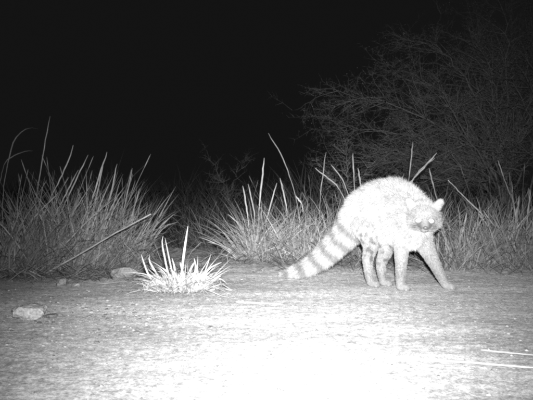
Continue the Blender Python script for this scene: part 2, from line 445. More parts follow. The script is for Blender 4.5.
tussock(420, 262, 0.22, .18, .56, 260, 'grass tussock with bright crossed blades behind the head', MID, culms=4, blades=8,
        extra=[([(398, 200, 0), (414, 178, 0), (437, 153, 0)], .010, 1.5), ([(400, 196, -.05), (420, 170, -.05), (435, 158, -.05)], .008, 1.3), ([(405, 210, 0), (409, 180, 0), (413, 142, 0)], .007, 1.2), ([(440, 210, 0), (433, 185, 0), (429, 168, 0)], .008, 1.1)])
tussock(300, 247, 0.6, .2, .58, 300, 'dim back-row grass behind the centre tussocks', DIM, culms=10, blades=4)
# right verge
tussock(452, 270, 0.18, .16, .46, 260, 'grass tussock just right of the outstretched foreleg', MID, culms=3, blades=10,
        extra=[([(452, 262, 0), (462, 235, 0), (467, 213, 0)], .011, 1.5), ([(456, 262, 0), (470, 240, 0), (476, 222, 0)], .009, 1.3), ([(448, 180, .1), (465, 198, .1), (484, 216, .1)], .008, 1.2)])
tussock(478, 268, 0.18, .18, .50, 250, 'grass tussock with a long slanting bright blade, on the right verge', MID, culms=5, blades=8,
        extra=[([(500, 250, 0), (490, 230, 0), (478, 213, 0)], .011, 1.5), ([(504, 240, -.05), (492, 222, -.05), (483, 210, -.05)], .008, 1.3), ([(510, 195, .1), (503, 175, .1), (498, 160, .1)], .006, 1.0)])
tussock(504, 269, 0.18, .20, .52, 250, 'grass tussock second from the right edge of the picture', MID, culms=5, blades=8,
        extra=[([(522, 262, 0), (518, 225, 0), (512, 194, 0)], .009, 1.2), ([(508, 258, 0), (515, 225, 0), (519, 196, 0)], .008, 1.2)])
tussock(530, 270, 0.18, .20, .52, 250, 'grass tussock cut off by the right edge of the picture', MID, culms=5, blades=8,
        extra=[([(528, 262, 0), (527, 225, 0), (531, 190, 0)], .009, 1.2)])
tussock(470, 252, 0.5, .25, .62, 280, 'dim back-row grass in front of the thorn bush', DIM, culms=14, blades=4)
tussock(528, 250, 0.5, .25, .66, 260, 'dim back-row grass under the thorn bush, at right edge', DIM, culms=12, blades=4)

# bright tuft standing on the track
def bright_tuft():
    c = G(180, 291); r = np.random.default_rng(55)
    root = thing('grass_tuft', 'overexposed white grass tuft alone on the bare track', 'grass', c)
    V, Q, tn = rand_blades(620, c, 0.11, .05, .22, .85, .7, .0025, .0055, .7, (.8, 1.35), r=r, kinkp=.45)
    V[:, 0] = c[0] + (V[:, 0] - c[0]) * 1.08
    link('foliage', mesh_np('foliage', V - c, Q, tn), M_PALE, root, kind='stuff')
    spec = [[(172, 286), (164, 262), (162, 252), (158, 240), (163, 236)], [(160, 288), (148, 272), (141, 254)], [(166, 288), (153, 268), (147, 257), (150, 255)],
            [(180, 285), (183, 262), (188, 226)], [(178, 284), (170, 262), (165, 238)], [(190, 285), (196, 268), (194, 258)], [(196, 287), (208, 268), (222, 262)],
            [(200, 288), (212, 274), (227, 271)], [(203, 288), (214, 278), (221, 276)], [(205, 290), (218, 287), (225, 288)], [(155, 288), (142, 282), (136, 284)], [(158, 290), (143, 288), (134, 292)],
            [(165, 286), (158, 272), (150, 268)], [(186, 286), (184, 270), (180, 262)], [(174, 286), (176, 270), (172, 258)], [(198, 286), (203, 272), (211, 254)], [(192, 286), (200, 276), (208, 270)],
            [(168, 287), (156, 280), (146, 272)], [(195, 290), (209, 284), (216, 284)], [(184, 287), (190, 276), (196, 272)], [(170, 286), (168, 274), (163, 268)], [(182, 287), (178, 276), (170, 268)]]
    for pts in spec:
        dd = r.uniform(-.07, .07)
        wp = [P(a, b, c[1] + dd * (1 - .25 * i)) for i, (a, b) in enumerate(pts)]
        wp[1:-1] = [p_ + r.normal(0, .005, 3) for p_ in wp[1:-1]]
        x0, y0 = wp[0][0], wp[0][1]; wp[0][2] = height(x0, y0) - .004
        v, q = path_blade(wp, r.uniform(.006, .011), r.uniform(-.6, .6), 8)
        v[:, 2] = np.maximum(v[:, 2], .003)
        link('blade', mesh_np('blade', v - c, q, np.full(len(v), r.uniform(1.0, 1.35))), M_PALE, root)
    for k in range(110):
        a = r.uniform(0, 6.28); x, y = c[0] + math.cos(a) * .13 * r.uniform(.1, 1), c[1] + math.sin(a) * .07 * r.uniform(.1, 1)
        L = r.uniform(.06, .19); o = np.array([math.cos(a), math.sin(a) * .8, r.uniform(.5, 1.8)]); o /= np.linalg.norm(o)
        b0 = np.array([x, y, height(x, y) - .004])
        wp = [b0, b0 + o * L * .35 + r.normal(0, .006, 3), b0 + o * L * .65 + r.normal(0, .008, 3), b0 + o * L * .9 + np.array([math.cos(a) * L * .2, 0, -L * r.uniform(0, .55)])]
        v, q = path_blade(wp, r.uniform(.004, .009), r.uniform(0, 3.1), 6); v[:, 2] = np.maximum(v[:, 2], .003)
        link('blade', mesh_np('blade', v - c, q, np.full(len(v), r.uniform(.9, 1.35))), M_PALE, root)
bright_tuft()

# low tangled grass that covers the verge floor
def ground_cover():
    n = 9000; r = np.random.default_rng(77)
    x = r.uniform(-2.6, 2.8, n); y = 3.95 + r.uniform(0, 1, n) ** 1.2 * 2.6
    keep = np.array([verge(a, b) > r.uniform(0.05, .9) and not (b > 4.4 and abs(a / b + .125) < .045 and r.uniform() < .85) for a, b in zip(x, y)]); x, y = x[keep], y[keep]; n = len(x)
    m = 900; x2 = r.uniform(-1.75, -.35, m); y2 = 4.05 - np.abs(r.normal(0, .16, m)) + .1 * (x2 + 1)
    x, y, n = np.concatenate([x, x2]), np.concatenate([y, y2]), n + m
    base = np.stack([x, y, [height(a, b) - .004 for a, b in zip(x, y)]], -1)
    a = r.uniform(0, 6.28, n)
    d = unit(np.stack([np.cos(a), np.sin(a), r.uniform(.05, 1.2, n)], -1)); b = np.stack([np.cos(a), np.sin(a), np.zeros(n)], -1) * r.uniform(0, .4, n)[:, None]
    L = r.uniform(.05, .20, n)
    V, Q, per = blade_arrays(base, d, L, b, r.uniform(.002, .006, n), r.uniform(0, 3.14, n), 4, r.uniform(0, .5, n))
    V[:, 2] = np.maximum(V[:, 2], .004)
    link('ground_cover', mesh_np('ground_cover', V, Q, np.repeat(r.uniform(.5, 1.25, n), per)), M_GRASS, kind='stuff', label='low tangled dry grass and straw covering the verge floor', cat='ground cover')
ground_cover()

# ------------------------------------------------------------------ fallen stalks, reeds and twigs
def stalk(name, pts, rad, label, cat, mat=M_GRASS, tone=1.2, sides=6, group=None, leaf=True, seed=1):
    r = np.random.default_rng(seed)
    pts = np.array(pts)
    s = np.concatenate(([0], np.cumsum(np.linalg.norm(np.diff(pts, axis=0), axis=1)))); t = np.linspace(0, s[-1], 14)
    c = np.stack([np.interp(t, s, pts[:, k]) for k in range(3)], -1)
    c[1:-1] += r.normal(0, rad * .12, (12, 3))
    B = Bag(); V, Q, T = tube(c, rad * (1.05 - .45 * np.linspace(0, 1, 14)), sides); B.add(V, Q, T, tone)
    o = link(name, B.mesh(name, c[0], True), mat, label=label, cat=cat, group=group); o.location = tuple(c[0])
    if leaf:
        for i in (8, 10):
            d = unit(c[i + 1] - c[i]); L = s[-1] * .14
            v, q = path_blade([c[i], c[i] + d * L * .6 + np.array([0, 0, rad * 2.4]), c[i] + d * L + np.array([0, 0, rad * 3])], rad * 3, 0.3, 4)
            link('sheath', mesh_np('sheath', v - c[0], q, np.full(len(v), tone * 1.1)), mat, o)
    return o
def gz(px, py, lift):
    p = G(px, py); p[2] += lift; return p
b = G(44, 275)
stalk('fallen_stalk', [b + [0, 0, .003], P(80, 254, b[1] - .06), P(112, 235, b[1] - .12), P(151, 214, b[1] - .18)], .0055, 'thick pale stalk leaning out over the left verge to upper right', 'stalk', tone=1.5, seed=2, leaf=False)
stalk('dry_reed', [gz(372, 356.5, .004), gz(420, 361, .004), gz(470, 365, .005), gz(520, 368.5, .004), gz(575, 372, .004)], .0038, 'long pale reed lying flat across the near right of the track', 'reed', M_PALE, .85, leaf=False, seed=3)
stalk('dry_reed', [gz(481, 352.5, .004), gz(505, 354.5, .004), gz(530, 357, .004), gz(560, 360, .004)], .0026, 'shorter pale reed lying behind the long reed at right edge', 'reed', M_PALE, .7, leaf=False, seed=4)
stalk('dry_twig', [gz(66, 277, .012), gz(80, 281.5, .006), gz(104, 283.5, .004), gz(134, 281, .005)], .0055, 'curved pale twig lying below the left verge grass', 'twig', tone=1.2, leaf=False, seed=5)
stalk('dry_twig', [gz(61, 272, .06), gz(66, 277, .02), gz(70, 281, .004)], .005, 'short twig hooked over the end of the curved twig', 'twig', tone=1.1, leaf=False, seed=6)
stalk('straw_piece', [gz(236, 303.6, .003), gz(260, 304.5, .003), gz(283, 304.5, .003)], .0045, 'short straw lying on the bright middle of the track', 'straw', M_PALE, .75, leaf=False, seed=8)
stalk('dry_twig', [gz(470, 262, .05), gz(486, 270, .02), gz(504, 276.5, .006), gz(518, 278, .004)], .005, 'pale twig slanting down from the right verge grass', 'twig', tone=1.3, leaf=False, seed=9)
stalk('dry_twig', [gz(505, 277, .006), gz(520, 273, .03), gz(536, 267, .06)], .0045, 'twig lying over the slanting twig at right edge', 'twig', tone=1.2, leaf=False, seed=10)
stalk('straw_piece', [gz(262, 272, .004), gz(276, 270, .004), gz(290, 270.5, .004)], .004, 'small straw at the verge edge above the tail tip', 'straw', tone=1.4, leaf=False, seed=11)

# ------------------------------------------------------------------ stones
def stone(px, py, sx, sy, sz, label, seed, mat=M_ROCK, tone=1.0, cat='stone', tilt=0.0, flat=.35):
    import bmesh
    bm = bmesh.new(); bmesh.ops.create_icosphere(bm, subdivisions=5, radius=1)
    rr = np.random.default_rng(int(seed * 10))
    planes = [(Vector(unit(rr.normal(0, 1, 3))), rr.uniform(.62, .92)) for _ in range(16)]
    planes += [(Vector(a_), .74) for a_ in ((0, 0, 1), (1, 0, 0), (-1, 0, 0), (0, -1, 0))]
    for v in bm.verts:
        p = v.co.copy()
        for n_, d_ in planes:                            # broken faces
            e = p.dot(n_) - d_
            if e > 0: p -= n_ * e
        p *= 1.25 * (1 + .09 * noise.noise(p * 2.7 + Vector((seed, 0, 0))) + .05 * noise.noise(p * 7 + Vector((0, seed, 0))) + .03 * noise.noise(p * 17) + .015 * noise.noise(p * 37))
        v.co = Vector((p.x * sx, p.y * sy, p.z * sz))
    me = bpy.data.meshes.new('stone'); bm.to_mesh(me); bm.free()
    for p in me.polygons: p.use_smooth = True
    at = me.color_attributes.new('tone', 'FLOAT_COLOR', 'POINT')
    at.data.foreach_set('color', np.tile(np.array([tone, tone, tone, 1], np.float32), len(me.vertices)))
    c = G(px, py)
    o = link('stone', me, mat, label=label, cat=cat, group='stones beside the track')
    o.location = (c[0], c[1] + sy * .7, c[2] + sz * (1 - flat)); o.rotation_euler = (0, tilt, seed)
    return o
a = stone(27, 319, .062, .045, .034, 'pale blocky stone lying alone on the left of the track', 3.0, tone=1.45, tilt=-.12)
a.rotation_euler = (0, -.16, .1)
stone(124, 278, .085, .06, .040, 'smooth pale half-buried stone under the left grass, nearest the tuft', 5.0, tone=.9, flat=.5).rotation_euler = (0, 0, .2)
stone(61, 286.5, .030, .025, .024, 'small rounded stone at the foot of the left grass', 8.0, tone=.8)
stone(76, 286.5, .018, .016, .010, 'small flat stone beside the curved twig', 9.5, tone=1.3)
stone(43, 311, .013, .012, .016, 'tiny pointed stone touching the blocky stone', 11.0, tone=1.1)
stone(50, 318, .024, .02, .010, 'low dull stone right of the blocky stone', 12.0, tone=.6)

def pebbles():
    r = np.random.default_rng(5); B = Bag()
    oct_v = np.array([[1, 0, 0], [-1, 0, 0], [0, 1, 0], [0, -1, 0], [0, 0, 1], [0, 0, -1]], float)
    oct_f = np.array([[0, 2, 4], [2, 1, 4], [1, 3, 4], [3, 0, 4], [2, 0, 5], [1, 2, 5], [3, 1, 5], [0, 3, 5]])
    # subdivided once for rounder pebbles
    vs = [tuple(v) for v in oct_v]; fs = []
    mid = {}
    def mp(a, b):
        k = (min(a, b), max(a, b))
        if k not in mid:
            v = (np.array(vs[a]) + np.array(vs[b])); v /= np.linalg.norm(v); mid[k] = len(vs); vs.append(tuple(v))
        return mid[k]
    for a_, b_, c_ in oct_f:
        ab, bc, ca = mp(a_, b_), mp(b_, c_), mp(c_, a_); fs += [(a_, ab, ca), (ab, b_, bc), (ca, bc, c_), (ab, bc, ca)]
    vs, fs = np.array(vs), np.array(fs)
    n = 4500
    for k in range(n):
        y = 1.55 + 2.75 * r.uniform() ** .9; x = r.uniform(-1, 1) * y * .44
        crumb = r.uniform() < .22
        if crumb: x, y = -0.66 + r.normal(0, .26), 2.75 + r.normal(0, .26)
        s = .0013 + (.0065 if crumb else .0042) * r.uniform() ** 4.0
        sc = s * np.array([r.uniform(.8, 1.6), r.uniform(.8, 1.5), r.uniform(.4, .8)])
        an = r.uniform(0, 6.28); R = np.array([[math.cos(an), -math.sin(an), 0], [math.sin(an), math.cos(an), 0], [0, 0, 1]])
        V = (vs * (1 + r.normal(0, .17, (len(vs), 1))) * sc) @ R.T + np.array([x, y, height(x, y) + sc[2] * .15])
        B.v.append(V); B.t.append(fs + B.n); B.tn.append(np.full(len(V), r.uniform(.3, 1.35))); B.n += len(V)
    link('pebbles', B.mesh('pebbles'), M_PEB, kind='stuff', label='small pale pebbles and crumbs scattered over the track', cat='pebbles')
pebbles()
def straw_litter():
    r = np.random.default_rng(15); n = 420
    y = 2.2 + 2.0 * r.uniform(0, 1, n) ** .6; x = r.uniform(-1, 1, n) * y * .42
    base = np.stack([x, y, [height(a, b) + .002 for a, b in zip(x, y)]], -1); a = r.uniform(0, 6.28, n)
    d = np.stack([np.cos(a), np.sin(a), r.uniform(0, .12, n)], -1)
    V, Q, per = blade_arrays(base, d, r.uniform(.012, .06, n), d * 0, r.uniform(.0015, .0035, n), a + 1.57, 3, np.zeros(n))
    link('straw_litter', mesh_np('straw_litter', V, Q, np.repeat(r.uniform(.6, 1.2, n), per)), M_PALE, kind='stuff', label='short bits of straw strewn over the track', cat='straw')
straw_litter()

# ------------------------------------------------------------------ thorn bush behind
def grow_branch(B, r, p0, d0, length, rad, depth, T, leaves=True):
    """wandering branch with side twigs, added to bag B"""
    n = max(4, int(length / .07)); n = min(n, 16)
    pts = [p0]; d = d0.copy(); st = length / n
    for i in range(n):
        d = unit(d + r.normal(0, .16, 3) + np.array([0, 0, -.02]))
        pts.append(pts[-1] + d * st)
    pts = np.array(pts); rr = rad * (1 - .75 * np.linspace(0, 1, n + 1))
    V, Q, Tt = tube(pts, rr, 5 if depth < 1 else 3, cap=depth < 1); B.add(V, Q, Tt, r.uniform(.8, 1.2))
    if depth < T:
        m = int(length / (.085 if depth == 0 else .055)) + 2
        for k in range(m):
            i = int(r.integers(max(1, int(n * .15)), n + 1))
            dd = unit(pts[i] - pts[i - 1]); sd = r.normal(0, 1, 3); sd[2] *= .55; sd = unit(sd - dd * sd.dot(dd))
            nd = unit(dd * r.uniform(.35, 1.0) + sd * r.uniform(.6, 1.0) + np.array([0, 0, .12]))
            grow_branch(B, r, pts[i], nd, length * r.uniform(.22, .5) if depth == 0 else length * r.uniform(.2, .45), rr[i] * .6 + .0008, depth + 1, T)
    return pts

def leaflets(B, r, bag_pts, n, size):
    k = r.integers(0, len(bag_pts), n)
    c = bag_pts[k] + r.normal(0, .025, (n, 3))
    u = unit(r.normal(0, 1, (n, 3))); w = unit(np.cross(u, r.normal(0, 1, (n, 3))))
    s = r.uniform(.5, 1.2, n)[:, None] * size
    V = np.stack([c - u * s, c + w * s * .45, c + u * s, c - w * s * .45], 1).reshape(-1, 3)
    B.add(V, np.arange(n * 4).reshape(n, 4), None, np.repeat(r.uniform(.5, 1.3, n), 4))

def bush(name, label, base, stems, seed, tw=1.0, twig_r=.010, T=2, nleaf=1000, leaf=.005, spread=None, group=None):
    r = np.random.default_rng(seed)
    root = thing(name, label, 'bush', base, group)
    B = Bag(); 
    tr = np.array([base + [0, 0, -.05], base + [.02, .01, .25], base + [-.02, .03, .55]])
    V, Q, Tt = tube(tr, np.array([.06, .05, .035]) * tw, 8); B.add(V, Q, Tt, 1.0)
    link('trunk', B.mesh('trunk', base, True), M_TWIG, root)
    for (mid, tip) in stems:
        start = tr[int(r.integers(1, 3))]
        mid, tip = np.array(mid), np.array(tip)
        s = np.linspace(0, 1, 15)[:, None]
        pts = (1 - s) ** 2 * start + 2 * s * (1 - s) * mid + s ** 2 * tip
        pts[1:] += r.normal(0, .018, (14, 3))
        Bb = Bag(); rr = np.linspace(.016, .0022, 15) * (.4 + .6 * tw)
        V, Q, Tt = tube(pts, rr, 6); Bb.add(V, Q, Tt, 1.0)
        br = link('branch', Bb.mesh('branch', base, True), M_TWIG, root)
        Bt = Bag(); L = np.linalg.norm(tip - start)
        for k in range(34):
            i = int(min(14, 3 + r.integers(0, 12)))
            dd = unit(pts[i] - pts[i - 1]); sd = r.normal(0, 1, 3); sd[2] *= .6; sd = unit(sd - dd * sd.dot(dd))
            nd = unit(dd * r.uniform(.5, 1.1) + sd * r.uniform(.4, 1.0) + np.array([0, 0, .1]))
            grow_branch(Bt, r, pts[i], nd, L * r.uniform(.12, .34), rr[i] * .5 + .0012, 0, T)
        link('twigs', Bt.mesh('twigs', base), M_TWIG, br, kind='stuff')
        Bl = Bag(); leaflets(Bl, r, np.concatenate(Bt.v), nleaf, leaf)
        link('leaflets', Bl.mesh('leaflets', base), M_LEAF, br, kind='stuff')
    return root

D = 8.2
base = np.array([P(505, 200, D)[0], D, 0.0])
def st(mx, my, md, tx, ty, td): return (P(mx, my, D + md), P(tx, ty, D + td))
stems = [st(450, 110, -.3, 342, 92, -.5), st(440, 130, .2, 345, 128, .2), st(430, 150, -.3, 338, 165, -.2), st(470, 80, .2, 395, 70, .3), st(480, 70, -.2, 430, 42, -.2),
         st(500, 60, .3, 470, 32, .2), st(510, 50, -.1, 505, 14, -.2), st(525, 50, .3, 540, 5, .4), st(450, 160, -.6, 390, 150, -.9), st(470, 130, -.7, 440, 95, -1.0),
         st(500, 120, -.7, 490, 80, -1.0), st(530, 120, -.6, 535, 70, -.9), st(540, 120, .3, 600, 60, .4), st(470, 165, .5, 410, 120, .8), st(500, 150, -.8, 520, 140, -1.2), st(450, 170, -.4, 360, 190, -.6), st(540, 90, .1, 570, 20, 0)]
bush('thorn_bush', 'large bare thorn bush with fine twigs looming behind the right grass', base, stems, 31)
D = 10.5
base = np.array([P(228, 200, D)[0], D, 0.0])
bush('dry_shrub', 'faint leafless shrub far back in the dark gap', base, [st(225, 190, 0, 205, 148, 0), st(230, 185, .1, 243, 160, .1), st(226, 200, -.1, 212, 175, -.2), st(232, 200, .1, 255, 185, .3)], 32, tw=.25, T=1, nleaf=60)
D = 6.6
base = np.array([P(340, 200, D)[0], D, 0.0])
bush('dry_shrub', 'dim twiggy shrub between the centre grass and the thorn bush', base, [st(335, 195, 0, 318, 160, 0), st(345, 185, .1, 350, 150, .1), st(340, 190, -.1, 334, 168, -.2), st(350, 195, .1, 372, 165, .3)], 33, tw=.25, T=1, nleaf=120)

# rank grass far out in the dark, a ragged edge where the plain meets the night
def far_grass():
    r = np.random.default_rng(44); n = 12000
    y = r.uniform(8.0, 19, n); x = r.uniform(-.48, .48, n) * y
    cl = np.array([noise.noise((a * .9, b * .5, 4.4)) for a, b in zip(x, y)])
    base = np.stack([x, y, np.zeros(n) - .02], -1); a = r.uniform(0, 6.28, n)
    d = unit(np.stack([np.cos(a) * .25, np.sin(a) * .25, np.ones(n)], -1)); b = np.stack([np.cos(a), np.sin(a), np.zeros(n)], -1) * r.uniform(0, .4, n)[:, None]
    L = r.uniform(.42, .80, n) * (1 + .8 * cl)
    V, Q, per = blade_arrays(base, d, L, b, r.uniform(.006, .014, n), r.uniform(0, 3.14, n), 4, r.uniform(0, .25, n), (np.where(r.uniform(0, 1, n) < .3, .6, 2.0), np.stack([r.normal(0, .5, n), r.normal(0, .5, n), r.uniform(-.8, 0, n)], -1)))
    V[:, 2] = np.maximum(V[:, 2], 0)
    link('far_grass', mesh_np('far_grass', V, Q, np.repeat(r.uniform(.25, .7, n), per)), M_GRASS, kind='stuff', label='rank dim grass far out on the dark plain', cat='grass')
far_grass()

# ------------------------------------------------------------------ the civet
def civet():
    hd = 3.40
    # (pixel x, pixel y, distance, radius) chains; the pixel maths only gives real positions in metres
    def C(*pts): return [(P(a, b, d), rad) for a, b, d, rad in pts]
    chains = {
        'body': C((356, 218, 3.66, .066), (366, 210, 3.62, .086), (380, 205, 3.57, .098), (394, 204, 3.51, .104), (406, 211, 3.45, .094), (414, 221, 3.40, .082)),
        'belly': C((368, 226, 3.60, .060), (384, 228, 3.55, .062), (400, 230, 3.47, .066), (412, 234, 3.41, .060)),
        'neck': C((408, 216, 3.44, .078), (417, 216, 3.38, .066), (424, 215, 3.33, .060)),
        'tail': C((359, 219, 3.66, .066), (346, 233.5, 3.70, .056), (333.5, 246.5, 3.74, .047), (321, 258, 3.77, .038), (309, 266, 3.79, .029), (297, 271.3, 3.81, .021), (287, 273.6, 3.83, .014), (282, 274, 3.84, .009)),
        'hind_r': C((365, 224, 3.57, .060), (369, 236, 3.53, .047), (371, 246, 3.52, .034), (367.5, 259, 3.545, .023), (368.5, 270, 3.535, .019), (370.5, 281, 3.52, .018)),
        'hind_l': C((377, 226, 3.62, .056), (384, 240, 3.57, .044), (386, 250, 3.55, .032), (381, 263, 3.59, .022), (381.5, 273, 3.58, .018), (383, 281.5, 3.565, .018)),
        'fore_r': C((402, 224, 3.42, .060), (402, 238, 3.41, .044), (401.5, 250, 3.41, .033), (401, 266, 3.395, .024), (400.5, 278, 3.39, .020), (400, 286, 3.385, .019)),
        'fore_l': C((418, 231, 3.42, .056), (424, 243, 3.43, .042), (429, 253, 3.435, .033), (437, 268, 3.435, .023), (442, 278, 3.435, .020), (445.5, 284, 3.43, .019)),
    }
    fwd = unit(np.array([.75, -.55, 0.0]))                      # the way the paws point
    side = np.array([-fwd[1], fwd[0], 0])
    for k in ('hind_r', 'hind_l', 'fore_r', 'fore_l'):
        p, rad = chains[k][-1]
        p = p.copy(); p[2] = height(p[0], p[1]) + .016
        chains[k][-1] = (p, rad); chains[k].append((p + fwd * .030 + [0, 0, -.003], .019))
    root_at = np.array([P(395, 200, 3.5)[0], 3.5, 0.0]); root_at[2] = height(root_at[0], root_at[1])
    root = thing('civet', 'pale furry civet with arched back, ringed tail and shining eyes on the track', 'civet', root_at)
    V, F4, F3, off = [], [], [], 0
    def push(v, q, t):
        nonlocal off
        V.append(v); F4.append(q + off)
        if len(t): F3.append(t + off)
        off += len(v)
    def ball(c, rad, sc=(1, 1, 1), M3=None):
        th = np.linspace(0, np.pi, 11)
        pts = np.stack([np.zeros(11), np.zeros(11), np.cos(th)], -1)
        a = np.linspace(0, 2 * np.pi, 16, endpoint=False)
        v = np.stack([np.sin(th)[:, None] * np.cos(a), np.sin(th)[:, None] * np.sin(a), np.repeat(np.cos(th)[:, None], 16, 1)], -1).reshape(-1, 3)
        v = v * rad * np.array(sc)
        if M3 is not None: v = v @ M3.T
        idx = np.arange(11 * 16).reshape(11, 16); nx = np.roll(idx, -1, 1)
        q = np.stack([idx[:-1], idx[1:], nx[1:], nx[:-1]], -1).reshape(-1, 4)
        push(v + c, q, np.zeros((0, 3), int))
    bones = []
    for nm, ch in chains.items():
        for (p, a), (q, b2) in zip(ch[:-1], ch[1:]):
            bones.append((nm, p, q, a, b2))
        # dense spheres along the chain make a smooth tapered limb
        pts = np.array([c[0] for c in ch]); rad = np.array([c[1] for c in ch])
        s = np.concatenate(([0], np.cumsum(np.linalg.norm(np.diff(pts, axis=0), axis=1))))
        t = np.arange(0, s[-1] + .006, .007)
        for u in t:
            c = np.array([np.interp(u, s, pts[:, k]) for k in range(3)]); ball(c, np.interp(u, s, rad))
    for k in ('hind_r', 'hind_l', 'fore_r', 'fore_l'):          # toes
        p = chains[k][-1][0]
        for j in (-1.5, -.5, .5, 1.5):
            ball(p + fwd * (.016 - .004 * abs(j)) + side * j * .0105 + [0, 0, -.007], .0085, (1.1, 1.1, 1))
    # head, turned to the lens and a little down
    hc = P(423.5, 217, 3.315)
    hf = unit(np.array([-.10, -1.0, -.28])); hr = unit(np.cross(hf, [0, 0, 1.0])); hr = hr + np.array([0, 0, .05]); hr = unit(hr - hf * hr.dot(hf)); hu = np.cross(hr, hf)
    MH = np.stack([hr, hf, hu], -1)
    def H(x, y, z): return hc + hr * x + hf * y + hu * z
    ball(hc, .066, (1.04, 1.0, .94), MH)
    ball(H(0, -.03, -.01), .062, (1.0, 1.0, .95), MH)
    for sx in (-1, 1): ball(H(sx * .042, .012, -.020), .039, (1, 1.05, .9), MH)
    ball(H(0, .045, -.018), .035, (.95, 1.2, .8), MH); ball(H(0, .072, -.026), .025, (.95, 1.1, .85), MH); ball(H(0, .050, -.038), .023, (.95, 1.3, .7), MH)
    for sx in (-1, 1): ball(H(sx * .022, .044, .010), .017, (1, 1, 1), MH)    # brow ridges
    ears = []
    for sx in (-1, 1):
        for k in range(7):
            u = k / 6
            c_ = H(sx * (.048 + .026 * u), -.012 - .004 * u, .036 + .036 * u)
            ball(c_, .026 * (1 - .30 * u * u), (1.0, .36, 1.0), MH)
        ears.append((H(sx * .048, -.010, .04), H(sx * .072, -.014, .080)))
    bones.append(('head', hc, H(0, -.05, 0), .06, .06)); bones.append(('muzzle', H(0, .075, -.028), H(0, .035, -.02), .025, .033))
    for e0, e1 in ears: bones.append(('ear', e0, e1, .018, .010))
    me0 = mesh_np('raw', np.concatenate(V), [np.concatenate(F4)])
    tmp = bpy.data.objects.new('raw', me0); COL.objects.link(tmp)
    rm = tmp.modifiers.new('r', 'REMESH'); rm.mode = 'VOXEL'; rm.voxel_size = .0055
    sm = tmp.modifiers.new('s', 'SMOOTH'); sm.factor = .5; sm.iterations = 3
    dg = bpy.context.evaluated_depsgraph_get()
    me = bpy.data.meshes.new_from_object(tmp.evaluated_get(dg))
    bpy.data.objects.remove(tmp)
    nv = len(me.vertices); co = np.empty(nv * 3, np.float32); me.vertices.foreach_get('co', co); co = co.reshape(-1, 3).astype(float)
    no = np.empty(nv * 3, np.float32); me.vertices.foreach_get('normal', no); no = no.reshape(-1, 3).astype(float)

    names = [b_[0] for b_ in bones]
    A = np.array([b_[1] for b_ in bones]); Bq = np.array([b_[2] for b_ in bones]); ra = np.array([b_[3] for b_ in bones]); rb = np.array([b_[4] for b_ in bones])
    tail_pts = np.array([c[0] for c in chains['tail']]); tl = np.concatenate(([0], np.cumsum(np.linalg.norm(np.diff(tail_pts, axis=0), axis=1))))
    tail_bones = [i for i, n_ in enumerate(names) if n_ == 'tail']
    def region(p):
        """nearest bone, its direction, position along it"""
        ab = Bq - A; L2 = np.sum(ab * ab, -1)
        best = np.zeros(len(p), int); bd = np.full(len(p), 1e9); bt = np.zeros(len(p))
        for i in range(len(A)):
            t = np.clip(((p - A[i]) @ ab[i]) / L2[i], 0, 1)
            d = np.linalg.norm(p - (A[i] + t[:, None] * ab[i]), axis=1) - (ra[i] + (rb[i] - ra[i]) * t)
            m = d < bd; best[m] = i; bd[m] = d[m]; bt[m] = t[m]
        return best, bt, unit(ab)
    def paint(p, best, bt):
        """the coat: ringed tail, blotched haunches, dusky legs, dark cheeks"""
        tone = np.ones(len(p))
        for i in range(len(p)):
            nm = names[best[i]]
            if nm == 'tail':
                k = tail_bones.index(best[i]); s_ = (tl[k] + bt[i] * (tl[k + 1] - tl[k])) / tl[-1]
                ph = s_ ** .85 * 6.3 + .03 * noise.noise(Vector(p[i] * 30))
                w = .5 + .5 * math.cos(ph * 2 * math.pi)
                tone[i] = 1.05 - .42 * sstep(.40, .85, w)
                if s_ < .08: tone[i] = 1.0
            elif nm in ('hind_r', 'hind_l'):
                z = p[i][2]; n_ = noise.noise(Vector((p[i][0] * 48, p[i][1] * 48, p[i][2] * 40)))
                tone[i] = .74 + .26 * sstep(.19, .31, z) - (.34 * sstep(.18, .34, n_) * sstep(.08, .14, z) * (1 - sstep(.30, .36, z)))
                tone[i] *= 1 - .25 * sstep(.10, .04, z) 
            elif nm in ('fore_r', 'fore_l'):
                z = p[i][2]; tone[i] = .78 + .2 * sstep(.2, .3, z) - .18 * (1 - sstep(.06, .22, z))
            elif nm in ('body', 'belly'):
                n_ = noise.noise(Vector((p[i][0] * 30, p[i][1] * 30, p[i][2] * 26)))
                tone[i] = 1.1 - .12 * sstep(.12, .35, n_)
            elif nm in ('head', 'muzzle', 'neck', 'ear'):
                q = p[i] - hc; x, y, z = q.dot(hr), q.dot(hf), q.dot(hu)
                tone[i] = .80
                for ex in (-.030, .030):
                    tone[i] -= .55 * math.exp(-((x - ex) / .024) ** 2 - ((z + .004) / .020) ** 2) * sstep(.0, .03, y)
                # dark band under the eyes, over the cheeks
                band = math.exp(-((z + .030) / .013) ** 2) * sstep(.0, .03, y) * (1 - sstep(.045, .07, abs(x)))
                tone[i] -= .40 * band
                if nm == 'muzzle' and z < -.032: tone[i] = .72
                if nm == 'neck': tone[i] = 1 - .25 * sstep(.1, .4, math.sin(z * 90))
        return tone
    best, bt, bdir = region(co)
    tone = paint(co, best, bt)
    at = me.color_attributes.new('tone', 'FLOAT_COLOR', 'POINT')
    cc = np.ones((nv, 4), np.float32); cc[:, :3] = tone[:, None]; at.data.foreach_set('color', cc.ravel())
    me.vertices.foreach_set('co', (co - root_at).astype(np.float32).ravel())
    me.polygons.foreach_set('use_smooth', np.ones(len(me.polygons), bool)); me.update(); me.name = 'body'
    me.materials.clear()
    link('body', me, M_SKIN, root)

    # fur: tapered hairs rooted all over the body
    r = np.random.default_rng(91)
    me.calc_loop_triangles(); nt = len(me.loop_triangles); tri = np.empty(nt * 3, np.int32); me.loop_triangles.foreach_get('vertices', tri); tri = tri.reshape(-1, 3)
